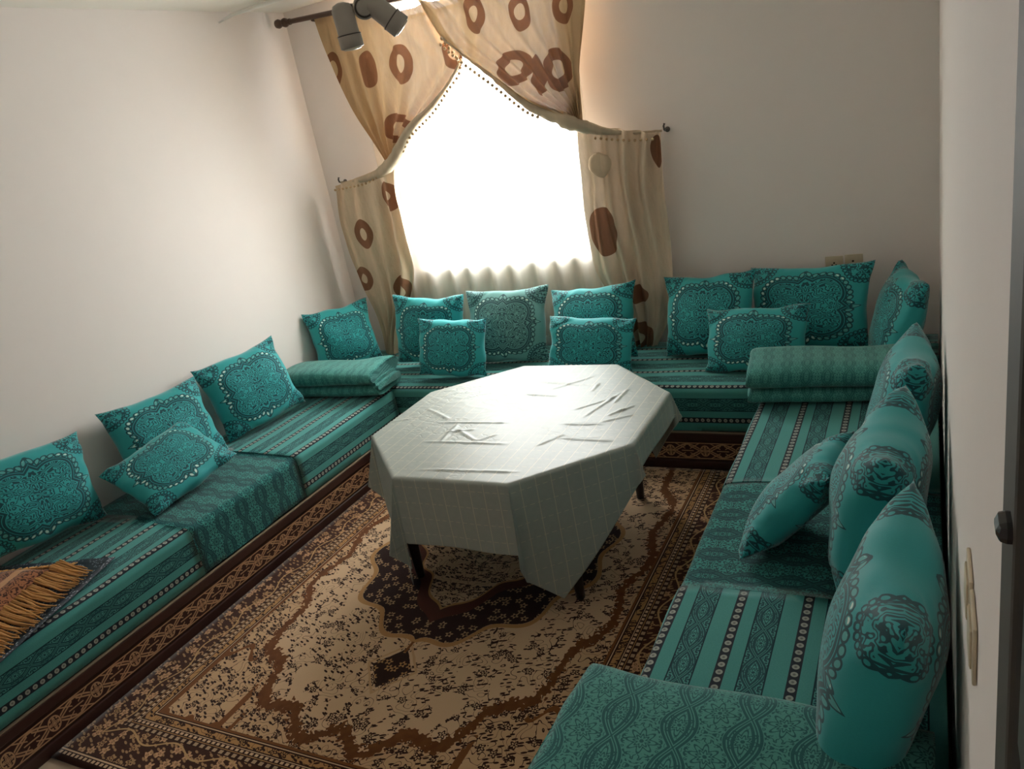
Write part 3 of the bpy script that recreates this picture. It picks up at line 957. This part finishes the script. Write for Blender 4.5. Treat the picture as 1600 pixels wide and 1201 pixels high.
sh = empty('sheer_curtain', (1.2, -.05, .76))
tag(sh, 'cream sheer curtain glowing in front of the bright window', 'curtain')
def shf(u, v):
    x = .46 + 1.38 * u; z = .50 + (2.36 - .50) * v
    y = -.045 + .018 * math.sin(u * 60 + 1.3 * nz(u * 6, v * 1.5)) + .012 * nz(u * 8, v * 2, 5)
    return (x - 1.2, y + .05, z - .76), (x, z)
grid_mesh('sheer_panel', 150, 24, shf, M['sheer'], sh)
bm = bmesh.new(); tube(bm, [(.44 - 1.2, .0, 2.365 - .76), (1.86 - 1.2, 0, 2.365 - .76)], .008, 8)
fin(bm, 'sheer_rod', M['white'], sh, True)

rodz = lambda x: 2.500 - .052 * (x - .08)
rod = empty('curtain_rod', (1.15, -.13, 2.45)); tag(rod, 'brown wooden curtain rod with ball finials above the window', 'curtain rod')
rl = lambda p: (p[0] - 1.15, p[1] + .13, p[2] - 2.45)
bm = bmesh.new(); tube(bm, [rl((.14, -.13, rodz(.14))), rl((2.18, -.13, rodz(2.18)))], .014, 12); fin(bm, 'pole', M['rod'], rod, True)
for e, s in ((.15, -1), (2.17, 1)):
    bm = bmesh.new()
    lathe(bm, [(.004, .0), (.017, .004), (.017, .016), (.012, .022), (.022, .032), (.026, .046), (.022, .060), (.012, .068), (.020, .078), (.026, .094), (.022, .110), (.010, .120), (.003, .123)],
          align(rl((e, -.13, rodz(e))), (s, 0, -.052 * s)), 16)
    fin(bm, 'finial', M['rod'], rod, True)
for x in (.30, 2.02):
    bm = bmesh.new()
    tube(bm, [rl((x, -.001, rodz(x) - .02)), rl((x, -.06, rodz(x) - .02)), rl((x, -.13, rodz(x) - .016))], .007, 8)
    lathe(bm, [(.024, 0), (.024, .006)], align(rl((x, -.001, rodz(x) - .02)), (0, -1, 0)), 14)
    fin(bm, 'bracket', M['rod'], rod, True)

# left curtain
cL = empty('curtain', (.6, -.14, 1.6)); tag(cL, 'left beige voile curtain with brown rings, pulled aside to its hook', 'curtain', 'ring-printed curtains')
off = Vector((.6, -.14, 1.6))
def shift(o, off): o.location = -off; return o
def Lh(u): return None
headL = [(.309, 2.490), (.50, 2.490), (.683, 2.440), (.827, 2.402), (.954, 2.400), (1.075, 2.405)]
def curtain_upper(name, head, Lp, Rp, mat, parent, y0, folds, amp, off, seed, nu=90, nv=70):
    """top row follows the heading line, sides follow Lp and Rp downwards"""
    def f(u, v):
        a = smooth_at(Lp, v); b = smooth_at(Rp, v)
        x = a[0] + (b[0] - a[0]) * u; z = a[1] + (b[1] - a[1]) * u
        h = smooth_at(head, u); lin = (head[0][1] + (head[-1][1] - head[0][1]) * u)
        k = max(0, 1 - v * 4) ** 2
        z += (h[1] - lin) * k; x += (h[0] - (head[0][0] + (head[-1][0] - head[0][0]) * u)) * k
        ph = u * folds * 2 * PI + 2.2 * nz(u * 4 + seed, v * 1.5)
        amp_ = amp * (.55 + .9 * v) + (.006 if v < .06 else 0)
        y = y0 + amp_ * math.sin(ph) + .022 * nz(x * 4 + seed, z * 3, 2) - .04 * math.sin(PI * v) * (1 - u * .3)
        if v < .08: y += .006 * math.sin(u * folds * 14 * PI)
        return (x, min(y, -.06), z), (x, z)
    return shift(grid_mesh(name, nu, nv, f, mat, parent), off)
curtain_upper('upper_panel', headL,
      [(.309, 2.490), (.33, 2.36), (.366, 2.223), (.41, 2.07), (.462, 1.922), (.52, 1.79), (.571, 1.686), (.612, 1.60)],
      [(1.075, 2.405), (1.154, 2.25), (1.237, 2.09), (1.13, 1.985), (1.00, 1.89), (.842, 1.80), (.74, 1.71), (.668, 1.63)], M['curtain_l'], cL, -.112, 6.5, .018, off, 1.0)
shift(panel('tail_panel', [(.165, 1.545), (.147, 1.39), (.148, 1.24), (.150, 1.103), (.185, .931), (.235, .74), (.262, .56), (.262, .445)],
      [(.655, 1.625), (.622, 1.455), (.625, 1.33), (.617, 1.21), (.601, .985), (.53, .80), (.40, .60), (.36, .445)], M['tail_l'], cL, -.13, 4.5, .030, 80, 60, 2.0), off)
bm = bmesh.new()
rp_ = [(1.237, -.165, 2.09), (1.13, -.165, 1.985), (1.00, -.17, 1.89), (.842, -.175, 1.80), (.74, -.18, 1.70), (.655, -.175, 1.63), (.55, -.155, 1.585), (.42, -.13, 1.562), (.28, -.10, 1.555), (.165, -.055, 1.556)]
P_ = [smooth_at(rp_, k / 60) for k in range(61)]
tube(bm, P_, [(.005 + .029 * max(0, math.sin(PI * (k / 60) ** 1.1)) ** 2.2) * (1 + .25 * nz(k * .35, 3)) + .002 for k in range(61)], 12)
for v in bm.verts:
    v.co += Vector((.004, .004, .004)) * nz(v.co.x * 40, v.co.y * 40, v.co.z * 40)
shift(fin(bm, 'rolled_edge', M['roll'], cL, True), off)
shift(beads('bead_trim', [(1.154, 2.23), (1.232, 2.075), (1.12, 1.965), (1.00, 1.87), (.842, 1.78), (.76, 1.70)], cL, y=-.185), off)
shift(beads('bead_trim', [(.52, 1.575), (.42, 1.55), (.28, 1.543), (.17, 1.54)], cL, .030, .008, -.165, .016), off)

# right curtain
cR = empty('curtain', (1.7, -.14, 1.6)); tag(cR, 'right beige voile curtain with brown rings, swept across the window top', 'curtain', 'ring-printed curtains')
off = Vector((1.7, -.14, 1.6))
headR = [(1.05, 2.420), (1.149, 2.392), (1.326, 2.410), (1.496, 2.415), (1.75, 2.405), (2.00, 2.395)]
curtain_upper('upper_panel', headR,
      [(1.05, 2.420), (1.10, 2.31), (1.154, 2.215), (1.268, 2.097), (1.417, 1.968), (1.576, 1.815), (1.744, 1.72), (1.822, 1.66)],
      [(2.00, 2.395), (1.985, 2.29), (1.974, 2.223), (1.955, 2.14), (1.934, 2.057), (1.90, 1.93), (1.875, 1.80), (1.855, 1.66)], M['curtain_r'], cR, -.172, 8.5, .018, off, 5.0)
shift(panel('tail_panel', [(1.820, 1.665), (1.806, 1.50), (1.80, 1.384), (1.788, 1.20), (1.79, 1.03), (1.81, .86), (1.90, .66), (1.96, .445)],
      [(2.248, 1.555), (2.244, 1.42), (2.239, 1.266), (2.236, 1.09), (2.234, .933), (2.222, .76), (2.17, .58), (2.10, .445)], M['tail_r'], cR, -.13, 4.5, .034, 80, 60, 4.0), off)
bm = bmesh.new()
rp_ = [(1.154, -.195, 2.215), (1.268, -.195, 2.105), (1.417, -.195, 1.968), (1.576, -.195, 1.815), (1.744, -.19, 1.715), (1.83, -.185, 1.668), (1.94, -.165, 1.622), (2.09, -.12, 1.580), (2.235, -.055, 1.562)]
P_ = [smooth_at(rp_, k / 60) for k in range(61)]
tube(bm, P_, [(.004 + .032 * max(0, math.sin(PI * (k / 60) ** 1.25)) ** 3) * (1 + .25 * nz(k * .35, 8)) + .002 for k in range(61)], 12)
for v in bm.verts:
    v.co += Vector((.004, .004, .004)) * nz(v.co.x * 40, v.co.y * 40, v.co.z * 40)
shift(fin(bm, 'rolled_edge', M['roll'], cR, True), off)
shift(beads('bead_trim', [(1.154, 2.20), (1.268, 2.085), (1.417, 1.950), (1.576, 1.797), (1.66, 1.75)], cR, y=-.212), off)
shift(beads('bead_trim', [(1.92, 1.60), (2.09, 1.565), (2.225, 1.552)], cR, .030, .008, -.165, .016), off)
# puffed knot of cloth under the right tie-back
def puff(u, v):
    a = u * 2 * PI; b = v * PI
    k = (1 + .14 * nz(math.cos(a) * 1.5, math.sin(a) * 1.5, b * 1.5)) * (1 - .35 * v)
    return (1.925 + .070 * k * math.sin(b) * math.cos(a) * (1 + .3 * math.cos(b)), -.165 + .018 * k * math.sin(b) * math.sin(a), 1.435 + .075 * k * math.cos(b)), (u, v)
shift(grid_mesh('puffed_fold', 20, 14, puff, M['tail_l'], cR), off)

for x, z, lab in ((.158, 1.556, 'small metal curtain hook on the wall left of the window'), (2.250, 1.562, 'small metal curtain hook on the wall right of the window')):
    h = empty('curtain_hook', (x, 0, z)); tag(h, lab, 'hook', 'curtain hooks')
    bm = bmesh.new(); lathe(bm, [(.014, 0.0), (.014, .004), (.005, .006), (.005, .05)], align((0, -.0005, 0), (0, -1, 0)), 12); fin(bm, 'hook_post', M['dark_metal'], h, True)
    bm = bmesh.new(); tube(bm, [(0, -.048, 0), (0, -.062, .006), (0, -.066, .022), (.004, -.062, .034)], [.005, .005, .005, .006], 8); fin(bm, 'hook_tip', M['dark_metal'], h, True)

# ------------------------------------------------------------------ wall sockets and switches
def plate(name, label, cat, c, face, rz, group):
    t = empty(name, c, rz); tag(t, label, cat, group)
    bm = bmesh.new(); bm_box(bm, -.041, .041, -.005, 0, -.041, .041, bev=.002); fin(bm, 'plate', M['plastic'], t)
    if face == 'socket':
        bm = bmesh.new(); lathe(bm, [(.021, 0), (.021, .0025)], align((0, -.0048, 0), (0, -1, 0)), 20); fin(bm, 'socket_well', M['plastic'], t)
        for x, z in ((-.009, -.003), (.009, -.003), (0, .008)):
            bm = bmesh.new(); lathe(bm, [(.0045, 0), (.0045, .002)], align((x, -.0066, z), (0, -1, 0)), 10); fin(bm, 'socket_hole', M['hole'], t)
    elif face == 'aerial':
        bm = bmesh.new(); lathe(bm, [(.005, 0), (.005, .003)], align((-.004, -.0048, .008), (0, -1, 0)), 12); fin(bm, 'aerial_hole', M['hole'], t)
    else:
        bm = bmesh.new(); bm_box(bm, -.028, .028, -.008, -.004, -.028, .028, bev=.003); fin(bm, 'rocker', M['plastic'], t)
    return t
plate('power_socket', 'cream power socket on the back wall above the wide dark cushion', 'socket', (3.010, -.0005, .800), 'socket', 0, 'wall plates')
plate('aerial_socket', 'cream aerial socket with one hole, right of the power socket', 'socket', (3.100, -.0005, .803), 'aerial', 0, 'wall plates')
plate('light_switch', 'cream light switch on the right wall, farther from the door', 'switch', (W - .0005, -3.11, 1.118), 'switch', -PI / 2, 'wall plates')
plate('light_switch', 'cream light switch on the right wall, nearer the door', 'switch', (W - .0005, -3.205, 1.118), 'switch', -PI / 2, 'wall plates')

# ------------------------------------------------------------------ ceiling spotlight
LC = Vector((2.045, -2.125, 2.140))
lp_ = empty('ceiling_spotlight', (LC.x, LC.y, HC)); tag(lp_, 'grey two-headed ceiling spotlight hanging in front of the curtain', 'lamp')
def LL(p): return (p[0] - LC.x, p[1] - LC.y, p[2] - HC)
view = (Vector(cam.location) - LC).normalized()
bm = bmesh.new(); lathe(bm, [(.055, -.002), (.055, -.022), (.03, -.034), (.012, -.038)], Matrix(), 24); fin(bm, 'canopy', M['grey_metal'], lp_, True)
bm = bmesh.new(); tube(bm, [LL((LC.x, LC.y, HC - .036)), LL((LC.x, LC.y, LC.z + .03))], .010, 12); fin(bm, 'stem', M['grey_metal'], lp_, True)
fx = Vector((view.x, view.y, -.15)).normalized()
bm = bmesh.new(); lathe(bm, [(.024, -.03), (.031, -.026), (.031, .012), (.028, .016)], align(LL(LC), fx), 24)
hub = fin(bm, 'hub', M['grey_metal'], lp_, True)
bm = bmesh.new(); lathe(bm, [(.021, .0), (.021, .004), (.019, .006)], align(LL(LC + fx * .016), fx), 24); fin(bm, 'hub_cap', M['grey_metal'], hub, True)
bm = bmesh.new(); lathe(bm, [(.026, .0), (.026, .0025)], align(LL(LC + fx * .0145), fx), 24); fin(bm, 'hub_groove', M['dark_metal'], hub, True)
right = Vector((0, 0, 1)).cross(view).normalized()
def spot(p, d):
    bm = bmesh.new()
    lathe(bm, [(.010, -.052), (.024, -.046), (.030, -.034), (.030, .030), (.033, .032), (.033, .064), (.028, .066)], align(LL(p), d), 24)
    s = fin(bm, 'spot_head', M['grey_metal'], lp_, True)
    bm = bmesh.new(); lathe(bm, [(.0335, .030), (.0335, .033)], align(LL(p), d), 24); fin(bm, 'spot_ring', M['dark_metal'], s, True)
    bm = bmesh.new(); lathe(bm, [(.026, .0655), (.024, .069), (.010, .071)], align(LL(p), d), 20); fin(bm, 'spot_lens', M['lens'], s, True)
    bm = bmesh.new(); tube(bm, [LL(LC), LL(LC + (p - LC) * .5 + Vector((0, 0, .02))), LL(p - Vector(d).normalized() * .04)], .010, 10); fin(bm, 'spot_arm', M['dark_metal'], s, True)
    return s
spot(LC - right * .058 + Vector((0, 0, -.030)), (.02, .06, -1))
spot(LC + right * .046 + Vector((0, 0, -.018)), (right.x * .75, right.y * .75, -.8))
